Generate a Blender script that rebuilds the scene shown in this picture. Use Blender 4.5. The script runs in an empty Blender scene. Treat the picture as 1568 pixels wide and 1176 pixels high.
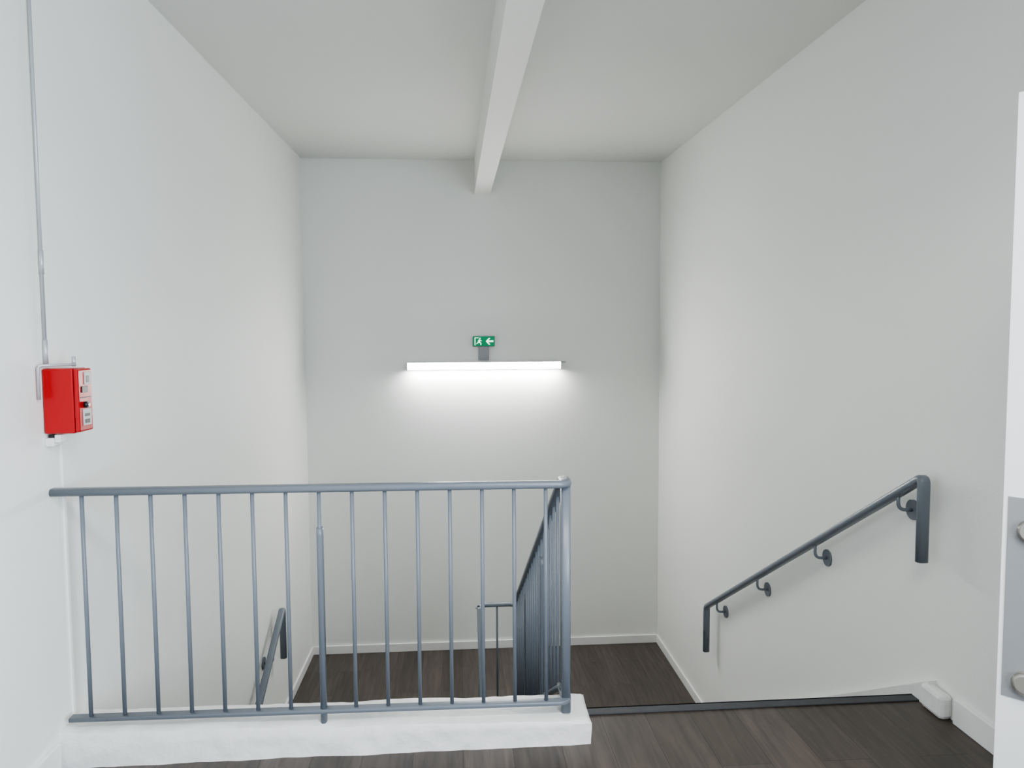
import bpy, bmesh, math, random
from mathutils import Vector as V, Matrix, noise
random.seed(3)
S=bpy.context.scene
COL=S.collection
S.view_settings.view_transform='AgX'
try: S.view_settings.look='AgX - Medium High Contrast'
except Exception: pass
S.view_settings.exposure=0.80

# ------------------------------------------------ constants (metres)
XL,XR,D=-1.41,1.90,6.83
ZC,SL=3.122,-0.021           # ceiling height at back wall and its slight fall
L=1.477; RIS=L/9; GO=0.29
NY=2.82                      # nosing of the upper floor
LY=NY+8*GO                   # front edge of half landing
LOW=-2*L
YB=-2.6                      # where the modelled room stops behind the camera
SX0,SX1=0.13,0.385           # stair well guards
def zc(y): return ZC+SL*(D-y)

# ------------------------------------------------ materials
def srgb(r,g,b):
    f=lambda c:(c/255/12.92) if c/255<=0.04045 else ((c/255+0.055)/1.055)**2.4
    return (f(r),f(g),f(b),1)
def mat(name,col,rough=.5,metal=0,bump=0,bscale=60,var=0,vscale=3):
    m=bpy.data.materials.new(name); m.use_nodes=True
    nt=m.node_tree; b=nt.nodes['Principled BSDF']
    b.inputs['Base Color'].default_value=col; b.inputs['Roughness'].default_value=rough; b.inputs['Metallic'].default_value=metal
    tc=nt.nodes.new('ShaderNodeTexCoord')
    if var:
        n=nt.nodes.new('ShaderNodeTexNoise'); n.inputs['Scale'].default_value=vscale; n.inputs['Detail'].default_value=5
        nt.links.new(tc.outputs['Object'],n.inputs['Vector'])
        mx=nt.nodes.new('ShaderNodeMix'); mx.data_type='RGBA'
        mx.inputs[6].default_value=tuple(c*(1-var) for c in col[:3])+(1,); mx.inputs[7].default_value=tuple(min(1,c*(1+var)) for c in col[:3])+(1,)
        nt.links.new(n.outputs['Fac'],mx.inputs[0]); nt.links.new(mx.outputs[2],b.inputs['Base Color'])
    if bump:
        n2=nt.nodes.new('ShaderNodeTexNoise'); n2.inputs['Scale'].default_value=bscale; n2.inputs['Detail'].default_value=6
        nt.links.new(tc.outputs['Object'],n2.inputs['Vector'])
        bp=nt.nodes.new('ShaderNodeBump'); bp.inputs['Strength'].default_value=bump; bp.inputs['Distance'].default_value=.01
        nt.links.new(n2.outputs['Fac'],bp.inputs['Height']); nt.links.new(bp.outputs['Normal'],b.inputs['Normal'])
    return m
def emis(name,col,st):
    m=bpy.data.materials.new(name); m.use_nodes=True
    b=m.node_tree.nodes['Principled BSDF']; b.inputs['Base Color'].default_value=col
    b.inputs['Emission Color'].default_value=col; b.inputs['Emission Strength'].default_value=st
    return m
def wood(name,c1,c2,cm):
    m=bpy.data.materials.new(name); m.use_nodes=True
    nt=m.node_tree; b=nt.nodes['Principled BSDF']; N=nt.nodes.new; K=nt.links.new
    tc=N('ShaderNodeTexCoord'); mp=N('ShaderNodeMapping'); mp.inputs['Rotation'].default_value=(0,0,math.radians(90))
    K(tc.outputs['Object'],mp.inputs['Vector'])
    br=N('ShaderNodeTexBrick'); br.offset=.37; br.inputs['Scale'].default_value=1
    br.inputs['Brick Width'].default_value=1.2; br.inputs['Row Height'].default_value=.18
    br.inputs['Mortar Size'].default_value=.0012; br.inputs['Bias'].default_value=0
    br.inputs['Color1'].default_value=c1; br.inputs['Color2'].default_value=c2; br.inputs['Mortar'].default_value=cm
    K(mp.outputs[0],br.inputs['Vector'])
    m2=N('ShaderNodeMapping'); m2.inputs['Scale'].default_value=(22,1.6,1); K(tc.outputs['Object'],m2.inputs['Vector'])
    # shift the grain per plank
    ad=N('ShaderNodeVectorMath'); ad.operation='ADD'; K(m2.outputs[0],ad.inputs[0])
    sc=N('ShaderNodeVectorMath'); sc.operation='SCALE'; sc.inputs['Scale'].default_value=60; K(br.outputs['Color'],sc.inputs[0]); K(sc.outputs[0],ad.inputs[1])
    n=N('ShaderNodeTexNoise'); n.inputs['Scale'].default_value=1.6; n.inputs['Detail'].default_value=8; n.inputs['Roughness'].default_value=.65; n.inputs['Distortion'].default_value=.6
    K(ad.outputs[0],n.inputs['Vector'])
    rp=N('ShaderNodeValToRGB'); rp.color_ramp.elements[0].position=.3; rp.color_ramp.elements[0].color=(.55,.55,.55,1); rp.color_ramp.elements[1].position=.72; rp.color_ramp.elements[1].color=(1.35,1.33,1.3,1)
    K(n.outputs['Fac'],rp.inputs[0])
    mx=N('ShaderNodeMix'); mx.data_type='RGBA'; mx.blend_type='MULTIPLY'; mx.inputs[0].default_value=1
    K(br.outputs['Color'],mx.inputs[6]); K(rp.outputs[0],mx.inputs[7]); K(mx.outputs[2],b.inputs['Base Color'])
    b.inputs['Roughness'].default_value=.42
    bp=N('ShaderNodeBump'); bp.inputs['Strength'].default_value=.12; bp.inputs['Distance'].default_value=.004; K(n.outputs['Fac'],bp.inputs['Height']); K(bp.outputs[0],b.inputs['Normal'])
    return m
M_wall=mat('wall_paint',srgb(238,239,235),.7,bump=.06,bscale=90,var=.012,vscale=2)
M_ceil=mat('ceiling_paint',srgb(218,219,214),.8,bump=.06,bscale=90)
M_beam=mat('beam_paint',srgb(232,231,226),.6,bump=.35,bscale=35)
M_curb=mat('curb_paint',srgb(228,228,226),.45,bump=.8,bscale=14,var=.04,vscale=10)
M_trim=mat('trim_paint',srgb(240,240,238),.35,bump=.05,bscale=20)
M_steel=mat('grey_steel_paint',srgb(112,119,128),.35,bump=.05,bscale=200,var=.03,vscale=20)
M_floor=wood('vinyl_plank',srgb(84,76,71),srgb(69,62,57),srgb(40,36,34))
M_nose=mat('nosing_rubber',srgb(62,63,67),.6,bump=.2,bscale=150)
M_red=mat('red_enamel',srgb(172,0,10),.35,bump=.03,bscale=80)
M_black=mat('black_plastic',srgb(25,25,27),.4,bump=.03)
M_label=mat('paper_label',srgb(190,192,190),.5,var=.04,vscale=60)
M_galv=mat('galvanised_conduit',srgb(186,188,192),.4,metal=.3,bump=.05)
M_white=mat('white_plastic',srgb(228,228,226),.4,bump=.02)
M_door=mat('door_laminate',srgb(236,238,240),.35,bump=.02)
M_plate=mat('brushed_plate',srgb(146,148,151),.45,metal=.1,bump=.05,bscale=200)
M_knob=mat('satin_steel',srgb(172,170,164),.35,metal=.6,bump=.02)
M_tube=emis('lamp_diffuser',(1,1,.985,1),82)
M_green=emis('exit_green',(0.0,.17,.07,1),.4)
M_pict=emis('exit_pictogram',(.75,1,.85,1),.8)

# ------------------------------------------------ mesh helpers
class B:
    def __init__(s,name,parent=None):
        s.name=name; s.bm=bmesh.new(); s.mats=[]; s.parent=parent
    def mi(s,m):
        if m not in s.mats: s.mats.append(m)
        return s.mats.index(m)
    def box(s,x0,x1,y0,y1,z0,z1,m,bev=0,M=None):
        r=bmesh.ops.create_cube(s.bm,size=1)['verts']
        for v in r:
            v.co=V(((x0+x1)/2+v.co.x*(x1-x0),(y0+y1)/2+v.co.y*(y1-y0),(z0+z1)/2+v.co.z*(z1-z0)))
            if M: v.co=M@v.co
        fs={f for v in r for f in v.link_faces}
        k=s.mi(m)
        for f in fs: f.material_index=k
        if bev:
            es=list({e for v in r for e in v.link_edges})
            rr=bmesh.ops.bevel(s.bm,geom=es,offset=bev,segments=2,affect='EDGES',profile=.5)
            for f in rr['faces']: f.material_index=k
    def hexa(s,pts,m):
        vs=[s.bm.verts.new(p) for p in pts]; k=s.mi(m)
        for q in((0,3,2,1),(4,5,6,7),(0,1,5,4),(1,2,6,5),(2,3,7,6),(3,0,4,7)):
            f=s.bm.faces.new([vs[i] for i in q]); f.material_index=k
    def prism(s,poly,axis,a0,a1,m):
        def mk(p,a):
            c=[0,0,0]; c[axis]=a; o=[i for i in range(3) if i!=axis]; c[o[0]],c[o[1]]=p; return V(c)
        A=[s.bm.verts.new(mk(p,a0)) for p in poly]; Bv=[s.bm.verts.new(mk(p,a1)) for p in poly]
        k=s.mi(m); n=len(poly)
        fs=[s.bm.faces.new(A),s.bm.faces.new(Bv[::-1])]+[s.bm.faces.new((A[i],Bv[i],Bv[(i+1)%n],A[(i+1)%n])) for i in range(n)]
        for f in fs: f.material_index=k
    def cyl(s,p0,p1,r,m,seg=14,r2=None):
        p0,p1=V(p0),V(p1); d=p1-p0
        R=d.to_track_quat('Z','Y').to_matrix().to_4x4(); R.translation=(p0+p1)/2
        rr=bmesh.ops.create_cone(s.bm,cap_ends=True,segments=seg,radius1=r,radius2=r if r2 is None else r2,depth=d.length,matrix=R)['verts']
        k=s.mi(m)
        for f in {f for v in rr for f in v.link_faces}: f.material_index=k; f.smooth=len(f.verts)==4
    def sweep(s,path,w,h,m,side=None,rnd=.35,n=4):
        prof=[]; r=min(w,h)*rnd
        for cx,cy,a0 in((w/2-r,h/2-r,0),(-w/2+r,h/2-r,90),(-w/2+r,-h/2+r,180),(w/2-r,-h/2+r,270)):
            for i in range(n+1):
                a=math.radians(a0+90*i/n); prof.append((cx+r*math.cos(a),cy+r*math.sin(a)))
        path=[V(p) for p in path]; rings=[]
        for i,p in enumerate(path):
            if i==0: t=path[1]-p
            elif i==len(path)-1: t=p-path[i-1]
            else: t=(path[i+1]-p).normalized()+(p-path[i-1]).normalized()
            t.normalize()
            sd=(V(side) if side else t.cross(V((0,0,1)))).normalized()
            up=sd.cross(t).normalized()
            k=1.0
            if 0<i<len(path)-1:
                c=(path[i+1]-p).normalized().dot(t); k=1/max(c,.7)
            ks,ku=(1,k) if side else (k,1)
            rings.append([s.bm.verts.new(p+sd*a*ks+up*b*ku) for a,b in prof])
        q=s.mi(m); N=len(prof)
        for a,b in zip(rings,rings[1:]):
            for i in range(N):
                f=s.bm.faces.new((a[i],a[(i+1)%N],b[(i+1)%N],b[i])); f.material_index=q; f.smooth=True
        for c in(rings[0][::-1],rings[-1]):
            f=s.bm.faces.new(c); f.material_index=q
    def done(s,smooth=False):
        bmesh.ops.recalc_face_normals(s.bm,faces=s.bm.faces)
        me=bpy.data.meshes.new(s.name); s.bm.to_mesh(me); s.bm.free()
        for m in s.mats: me.materials.append(m)
        ob=bpy.data.objects.new(s.name,me); COL.objects.link(ob)
        if s.parent: ob.parent=s.parent
        return ob
def fillet(pts,r,n=7):
    pts=[V(p) for p in pts]; out=[pts[0]]
    rs=r if isinstance(r,(list,tuple)) else [r]*(len(pts)-2)
    for i in range(1,len(pts)-1):
        a,b,c=pts[i-1],pts[i],pts[i+1]; rr=rs[i-1]
        p=b+(a-b).normalized()*rr; q=b+(c-b).normalized()*rr
        for k in range(n+1):
            t=k/n; out.append(p*(1-t)**2+b*2*t*(1-t)+q*t*t)
    out.append(pts[-1]); return out
def simple(name,*boxes):
    b=B(name)
    for x in boxes: b.box(*x)
    return b.done()

# ------------------------------------------------ room shell
T=.15; e=.003
b=B('wall_left'); b.prism([(YB,LOW-.2),(D+T,LOW-.2),(D+T,zc(D)+.3),(YB,zc(D)+.3)],0,XL-T,XL,M_wall); b.done()
b=B('wall_right'); b.prism([(YB,LOW-.2),(D+T,LOW-.2),(D+T,zc(D)+.3),(YB,zc(D)+.3)],0,XR,XR+T,M_wall); b.done()
simple('wall_back',(XL,XR,D,D+T,LOW-.2,ZC+.3,M_wall))
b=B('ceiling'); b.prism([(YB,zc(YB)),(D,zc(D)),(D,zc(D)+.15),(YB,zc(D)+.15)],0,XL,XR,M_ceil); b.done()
b=B('ceiling_beam'); bz=2.812; dx=.09
b.hexa([(.155+dx,YB,bz+SL*(D-YB)*.5),(.30+dx,YB,bz+SL*(D-YB)*.5),(.30,D,bz),(.155,D,bz),(.155+dx,YB,zc(YB)+.02),(.30+dx,YB,zc(YB)+.02),(.30,D,ZC+.02),(.155,D,ZC+.02)],M_beam); b.done()
b=B('floor'); b.box(XL,XR,YB,2.72,-.22,0,M_floor); b.box(.47,XR,2.72,NY-.004,-.22,0,M_floor); b.done()
b=B('floor_lower'); b.box(XL,XR,YB,D,LOW-.2,LOW,M_floor); b.done()
b=B('trim_1'); b.box(.475,XR-.002,NY-.045,NY+.008,.0005,.006,M_nose,.002); b.box(.475,XR-.002,NY-.003,NY+.008,-.05,.006,M_nose,.002); b.done()

# staircase : half landing + two flights
b=B('staircase')
b.box(XL+e,XR-e,LY,D-e,-L-.2,-L,M_floor)
for i in range(1,9):
    z=-RIS*i; y0=NY+(i-1)*GO
    b.box(SX1+.03,XR-e,y0,y0+GO+.02,z-.04,z,M_floor)
    b.box(SX1+.03,XR-e,y0-.0,y0+.02,z-.02,z+RIS-.052,M_trim)
    b.box(SX1+.03,XR-e,y0+GO-.035,y0+GO+.008,z-.001,z+.004,M_nose)
b.prism([(NY,-.24),(LY+.01,-L-.2),(LY+.01,-L-.02),(NY,-RIS-.03)],0,SX1+.03,XR-e,M_trim)
for i in range(1,9):
    z=-L-RIS*i; y1=LY-(i-1)*GO
    b.box(XL+e,SX0-.03,y1-GO-.02,y1,z-.04,z,M_floor)
    b.box(XL+e,SX0-.03,y1-.02,y1,z-.02,z+RIS-.0,M_trim)
    b.box(XL+e,SX0-.03,y1-GO-.008,y1-GO+.035,z-.001,z+.004,M_nose)
b.box(XL+e,SX1,LY-.008,LY+.035,-L,-L+.004,M_nose)
b.done()

b=B('trim_2')
th=.035
b.prism([(NY-.1,.112),(LY+.06,-L+.14),(LY+.06,-L-.02),(NY-.02,-.03),(NY-.1,0)],0,XR-th,XR,M_curb)
b.box(XR-.052,XR,2.62,2.75,0,.098,M_curb,.016)
b.done()
b=B('trim_3'); b.prism([(LY-.05,-L+.11),(LY-.05,-L-.03),(2.7,-L-(LY-2.7)*RIS/GO-.05),(2.7,-L-(LY-2.7)*RIS/GO+.12)],0,XL,XL+.02,M_trim); b.done()
bh=.078
simple('baseboard_back',(XL,XR,D-.016,D,-L,-L+bh,M_trim,.003))
simple('baseboard_left',(XL,XL+.016,LY-.06,D,-L,-L+bh,M_trim,.003),(XL,XL+.016,YB,2.56,0,.10,M_trim,.003))
simple('baseboard_right',(XR-.016,XR,LY+.05,D,-L,-L+bh,M_trim,.003),(XR-.016,XR,YB,2.6,0,.10,M_trim,.003))

# ------------------------------------------------ rough painted curb at stair edge
def curb():
    b=B('stair_edge_curb'); nx,ny,nz=150,10,7
    x0,x1,y0,y1,z0,z1=XL,.475,2.572,2.785,-.0,.093
    k=b.mi(M_curb); grid={}
    def P(i,j,l):
        key=(i,j,l)
        if key in grid: return grid[key]
        u,v,w=i/nx,j/ny,l/nz
        p=V((x0+(x1-x0)*u,y0+(y1-y0)*v,z0+(z1-z0)*w))
        n=noise.noise_vector(p*5)*.008+noise.noise_vector(p*20)*.0032
        if l==nz: 
            if j in(0,ny): p.z-=.006; p.y+=.006*(1 if j==0 else -1)
            if i==nx: p.z-=.006; p.x-=.005
            p.z+=.036*(1-u)*(1 if j<4 else .6)
        if i==0: n.x=0
        if l==0: n.z=0
        grid[key]=b.bm.verts.new(p+n); return grid[key]
    def quad(*q):
        f=b.bm.faces.new([P(*t) for t in q]); f.material_index=k; f.smooth=True
    for i in range(nx):
        for j in range(ny):
            quad((i,j,nz),(i+1,j,nz),(i+1,j+1,nz),(i,j+1,nz)); quad((i,j,0),(i,j+1,0),(i+1,j+1,0),(i+1,j,0))
        for l in range(nz):
            quad((i,0,l),(i+1,0,l),(i+1,0,l+1),(i,0,l+1)); quad((i,ny,l),(i,ny,l+1),(i+1,ny,l+1),(i+1,ny,l))
    for j in range(ny):
        for l in range(nz):
            quad((nx,j,l),(nx,j+1,l),(nx,j+1,l+1),(nx,j,l+1)); quad((0,j,l),(0,j,l+1),(0,j+1,l+1),(0,j+1,l))
    return b.done()
co=curb()
for p in co.data.polygons: p.use_smooth=True
try: co.data.set_sharp_from_angle(angle=math.radians(35))
except Exception: pass
simple('trim_4',(XL,.475,2.722,2.775,-.24,-.001,M_trim))

# ------------------------------------------------ steel stair railing (one object)
b=B('stair_railing')
RY=2.605; ZT=.965; ZB=.150; m=RIS/GO
YE=5.20; ZE=-.46; sl=(ZT-ZE)/(YE-2.70)
def zr(y): return ZT-sl*(y-2.70)
path=[(XL+.002,RY,ZT+.008),(SX1,RY,ZT),(SX1,2.70,ZT),(SX1,YE-.02,ZE+.01),(SX1,YE+.04,ZE),(SX0,YE+.04,ZE),(SX0,YE-.02,ZE-.01),(SX0,2.75,ZE-(YE-2.75)*m)]
b.sweep(fillet(path,[.035,.02,.02,.05,.05,.02],6),.044,.027,M_steel,rnd=.45)
path=[(XL+.03,RY,ZB+.014),(SX1,RY,ZB),(SX1,2.74,ZB),]
b.sweep(fillet(path,[.035],6),.038,.016,M_steel)
OFF=.80
b.sweep([(SX1,2.68,ZB+.02),(SX1,2.78,ZB-.03),(SX1,YE,zr(YE)-OFF)],.036,.014,M_steel)
b.sweep(fillet([(SX1,YE-.01,zr(YE)-OFF),(SX1,YE+.04,zr(YE)-OFF-.005),(SX0,YE+.04,zr(YE)-OFF-.005),(SX0,YE-.05,zr(YE)-OFF-.04),(SX0,2.75,ZE-(YE-2.75)*m-OFF)],[.03,.03,.02],5),.036,.014,M_steel)
xs=[-1.312+.1157*i for i in range(15)]
for i,x in enumerate(xs):
    if x>SX1-.03: break
    zt=ZT+.008*(SX1-x)/(SX1-XL); zb=ZB+.012*(SX1-x)/(SX1-XL)
    b.cyl((x,RY,zb),(x,RY,zt),.0072,M_steel,10)
    if i==7:
        b.sweep([(x,RY+.004,.10),(x,RY+.004,.80),(x,RY+.004,.826)],.022,.034,M_steel,side=(1,0,0),rnd=.45)
        b.cyl((x,RY+.004,.820),(x,RY+.004,.838),.010,M_steel,12,.004)
b.sweep([(SX1,RY+.03,.10),(SX1,RY+.03,.955)],.034,.040,M_steel,side=(1,0,0),rnd=.25)
y=2.74
while y<YE+.01:
    b.cyl((SX1,y,zr(y)-OFF),(SX1,y,zr(y)),.0066,M_steel,10)
    y+=.1155
for y in(3.42,4.30,5.16):
    zz=-(y-NY)*m
    b.sweep([(SX1,y,zz-.22),(SX1,y,zr(y)-.14),(SX1,y,zr(y)-.11)],.022,.050,M_steel,side=(1,0,0),rnd=.3)
def zs1(y): return -(y-NY)*m
b.prism([(NY-.02,-.0),(LY+.1,zs1(LY+.1)-.0),(LY+.1,zs1(LY+.1)-.22),(NY-.02,-.24)],0,SX1+.012,SX1+.028,M_steel)
b.prism([(LY+.05,-L+.09),(LY+.05,-L-.2),(2.7,-L-(LY-2.7)*m-.2),(2.7,-L-(LY-2.7)*m+.05)],0,SX0-.028,SX0-.012,M_steel)
b.cyl(((SX0+SX1)/2,YE+.04,zr(YE)-OFF),((SX0+SX1)/2,YE+.04,ZE),.0075,M_steel,10)
b.sweep([(SX0,YE+.0,-L-.1),(SX0,YE+.0,ZE-.02)],.026,.036,M_steel,side=(1,0,0),rnd=.3)
b.box(SX0-.03,SX1+.03,LY-.014,LY-.002,-L-.2,-L+.0,M_steel)
y=YE-.1155
while y>2.75:
    zt=ZE-(YE-y)*m
    b.cyl((SX0,y,zt-OFF),(SX0,y,zt),.0066,M_steel,10); y-=.1155
for y in(4.2,3.3):
    zt=ZE-(YE-y)*m
    b.sweep([(SX0,y,zt-OFF-.2),(SX0,y,zt-.1)],.018,.04,M_steel,side=(1,0,0),rnd=.3)
b.done()

# ------------------------------------------------ wall handrails
def pts_z(pts,y):
    for a,c in zip(pts,pts[1:]):
        if abs(c[1]-a[1])>1e-6 and min(a[1],c[1])<=y<=max(a[1],c[1]):
            return a[2]+(c[2]-a[2])*(y-a[1])/(c[1]-a[1])
    return pts[0][2]
def handrail(name,X,wallx,pts,ros):
    b=B(name)
    b.sweep(fillet(pts,[.03]*(len(pts)-2),6),.048,.036,M_steel,side=(1,0,0),rnd=.45)
    sg=1 if wallx>X else -1
    for y,z in ros:
        b.cyl((wallx,y,z),(wallx-sg*.009,y,z),.043,M_steel,28)
        zr_=pts_z(pts,y)
        arm=fillet([(wallx-sg*.004,y,z),(X,y,z),(X,y,zr_-.006)],.035,6)
        b.sweep(arm,.015,.015,M_steel,side=(0,1,0),rnd=.49)
    return b.done()
XH=1.83
handrail('wall_handrail',XH,XR,[(XH,2.735,.595),(XH,2.735,.935),(XH,5.235,-.525),(XH,5.235,-.87)],[(2.90,.765),(3.60,.345),(4.32,-.075),(5.02,-.485)])
XH=XL+.07
handrail('wall_handrail',XH,XL,[(XH,5.46,-.90),(XH,5.46,-.52),(XH,2.9,-.52-2.56*m)],[(5.16,-.80),(4.2,-1.31),(3.3,-1.82)])

# ------------------------------------------------ strip light
b=B('wall_strip_light')
lz=1.232; x0,x1=-.485,.952; ly=D
b.box(x0,x1,ly-.055,ly-.002,lz-.028,lz+.040,M_white,.004)      # spine housing / reflector
b.box(x0,x1,ly-.086,ly-.02,lz+.033,lz+.039,M_white,.002)
b.box(x0,x0+.014,ly-.100,ly-.02,lz-.034,lz+.036,M_white,.006)
b.box(x1-.014,x1,ly-.100,ly-.02,lz-.034,lz+.036,M_white,.006)
for xx in(-.36,.80): b.box(xx,xx+.03,ly-.05,ly,lz+.038,lz+.048,M_white,.002)
b.cyl((x1,ly-.03,lz+.03),(x1+.045,ly-.02,lz+.03),.006,M_galv)
b.sweep([(x0+.014,ly-.068,lz+.002),(x1-.014,ly-.068,lz+.002)],.050,.058,M_tube,rnd=.45)
b.done()

# ------------------------------------------------ emergency exit sign
b=B('emergency_exit_sign')
cx=.23; z0,z1=1.415,1.505; w=.099
b.box(cx-w-.003,cx+w+.003,D-.034,D-.002,z0-.004,z1+.004,M_plate,.004)
b.box(cx-w,cx+w,D-.038,D-.033,z0,z1,M_green)
b.box(cx-.048,cx+.048,D-.030,D-.001,1.285,1.412,M_plate,.004)
b.box(cx-.034,cx+.034,D-.033,D-.028,1.30,1.33,M_plate,.002)
ey0,ey1=D-.0405,D-.0375
def poly(pts): b.prism([(cx+p[0],(z0+z1)/2+p[1]) for p in pts],1,ey0,ey1,M_pict)
poly([(.018,0),(.045,.030),(.060,.030),(.042,.008),(.088,.008),(.088,-.008),(.042,-.008),(.060,-.030),(.045,-.030)])
poly([(-.085,-.036),(-.085,.036),(-.048,.036),(-.048,.030),(-.078,.030),(-.078,-.036)])
poly([(-.052,.012),(-.040,.018),(-.020,.006),(-.024,.001),(-.038,.008),(-.036,-.006),(-.022,-.018),(-.026,-.034),(-.032,-.034),(-.031,-.020),(-.046,-.010),(-.066,-.026),(-.070,-.021),(-.052,-.002)])
b.cyl((cx-.036,ey0,(z0+z1)/2+.027),(cx-.036,ey1,(z0+z1)/2+.027),.0065,M_pict,14)
b.done()

# ------------------------------------------------ red alarm box + conduits
b=B('fire_alarm_box')
bx0,bx1,by0,by1,bz0,bz1=XL,-1.287,2.565,2.66,1.180,1.402
b.box(bx0+.004,bx1-.018,by0+.004,by1+.004,bz0,bz1,M_red,.006)
b.box(bx1-.016,bx1,by0,by1,bz0+.004,bz1-.002,M_red,.006)
fx=bx1
def pl(y0,y1,z0_,z1_,mm,t=.003): b.box(fx-.002,fx+t,y0,y1,z0_,z1_,mm,.0008)
pl(by0+.040,by1-.014,1.345,1.388,M_label)
pl(by0+.050,by1-.026,1.352,1.375,M_black,.004)
pl(by0+.020,by1-.035,1.318,1.340,M_black)
pl(by0+.024,by1-.018,1.205,1.262,M_label)
pl(by0+.032,by1-.030,1.212,1.226,M_black,.004)
pl(by0+.032,by1-.030,1.236,1.246,M_black,.004)
pl(by0+.012,by1-.012,1.300,1.303,M_black,.001)
b.cyl((fx-.002,2.605,1.276),(fx+.012,2.605,1.276),.011,M_black,20)
b.cyl((fx+.011,2.605,1.276),(fx+.016,2.605,1.276),.006,M_knob,16)
b.done()
b=B('electrical_conduit')
X=XL+.012
b.cyl((X,2.585,1.50),(X,2.585,zc(2.6)),.0055,M_galv,14)
b.cyl((X,2.585,1.418),(X,2.585,1.50),.0075,M_galv,14)
b.cyl((X,2.585,1.72),(X,2.585,1.80),.0075,M_galv,14)
b.sweep(fillet([(X,2.535,1.30),(X,2.535,1.413),(X+.09,2.60,1.415)],.012,5),.010,.010,M_galv,side=(.6,-.8,0),rnd=.49)
b.cyl((XL+.09,2.61,1.408),(XL+.09,2.61,1.442),.006,M_galv,12)
b.box(XL,XL+.03,2.575,2.64,1.135,1.165,M_white,.004)
b.box(XL+.03,XL+.05,2.58,2.63,1.148,1.176,M_white,.003)
b.box(XL+.01,XL+.028,2.583,2.60,1.140,1.176,M_black,.001)
b.box(XL,XL+.008,2.665,2.680,.135,1.15,M_wall,.002)
b.done()

# ------------------------------------------------ door leaf (open, at right)
em=bpy.data.objects.new('door_1',None); COL.objects.link(em)
ang=math.atan2(1.12-1.72,1.84-1.36)
Mx=Matrix.Translation((1.36,1.72,0))@Matrix.Rotation(ang,4,'Z')
W=math.hypot(.48,.60)
b=B('door_leaf',em); b.box(0,W,-.0,.042,.008,2.085,M_door,.002,Mx); b.done()
b=B('door_pull_handle',em)
b.box(.012,.24,-.003,0,.585,1.095,M_plate,.001,Mx)
hx=.064
for z in(.632,1.015):
    b.cyl(Mx@V((hx,0,z)),Mx@V((hx,-.014,z)),.030,M_knob,28)
    b.cyl(Mx@V((hx,-.014,z)),Mx@V((hx,-.020,z)),.030,M_knob,28,.021)
b.done()

# ------------------------------------------------ lighting
w=bpy.data.worlds.new('World'); S.world=w; w.use_nodes=True
w.node_tree.nodes['Background'].inputs[0].default_value=(.86,.92,1,1); w.node_tree.nodes['Background'].inputs[1].default_value=.15
def area(name,loc,tgt,sx,sy,e,col,sp=None):
    l=bpy.data.lights.new(name,'AREA'); l.shape='RECTANGLE'; l.size=sx; l.size_y=sy; l.energy=e; l.color=col
    if sp: l.spread=math.radians(sp)
    o=bpy.data.objects.new(name,l); COL.objects.link(o); o.location=loc
    o.rotation_euler=(V(tgt)-V(loc)).to_track_quat('-Z','Y').to_euler(); return o
area('corridor_fill',(.5,.4,2.75),(.4,1.3,0),1.6,.5,27,(1,.99,.97),130)  # added fill under the ceiling, out of view, brightens the curb front
area('window_light',(1.5,-.6,1.6),(-1.4,1.7,1.3),1.0,1.6,44,(.78,.88,1),120)

# ------------------------------------------------ camera
f=1118.262;yw,pt,rl=[math.radians(a) for a in(4.125,3.695,.342)]
F=V((math.sin(yw)*math.cos(pt),math.cos(yw)*math.cos(pt),-math.sin(pt)));R0=V((math.cos(yw),-math.sin(yw),0));U0=R0.cross(F)
c,s=math.cos(rl),math.sin(rl);R=R0*c-U0*s;U=R0*s+U0*c
cd=bpy.data.cameras.new('camera'); cam=bpy.data.objects.new('camera',cd); COL.objects.link(cam)
cd.sensor_width=36; cd.sensor_fit='HORIZONTAL'; cd.lens=36*f/1568; cd.clip_start=.02
mt=Matrix((R,U,-F)).transposed().to_4x4(); mt.translation=V((0,0,1.5)); cam.matrix_world=mt
S.camera=cam
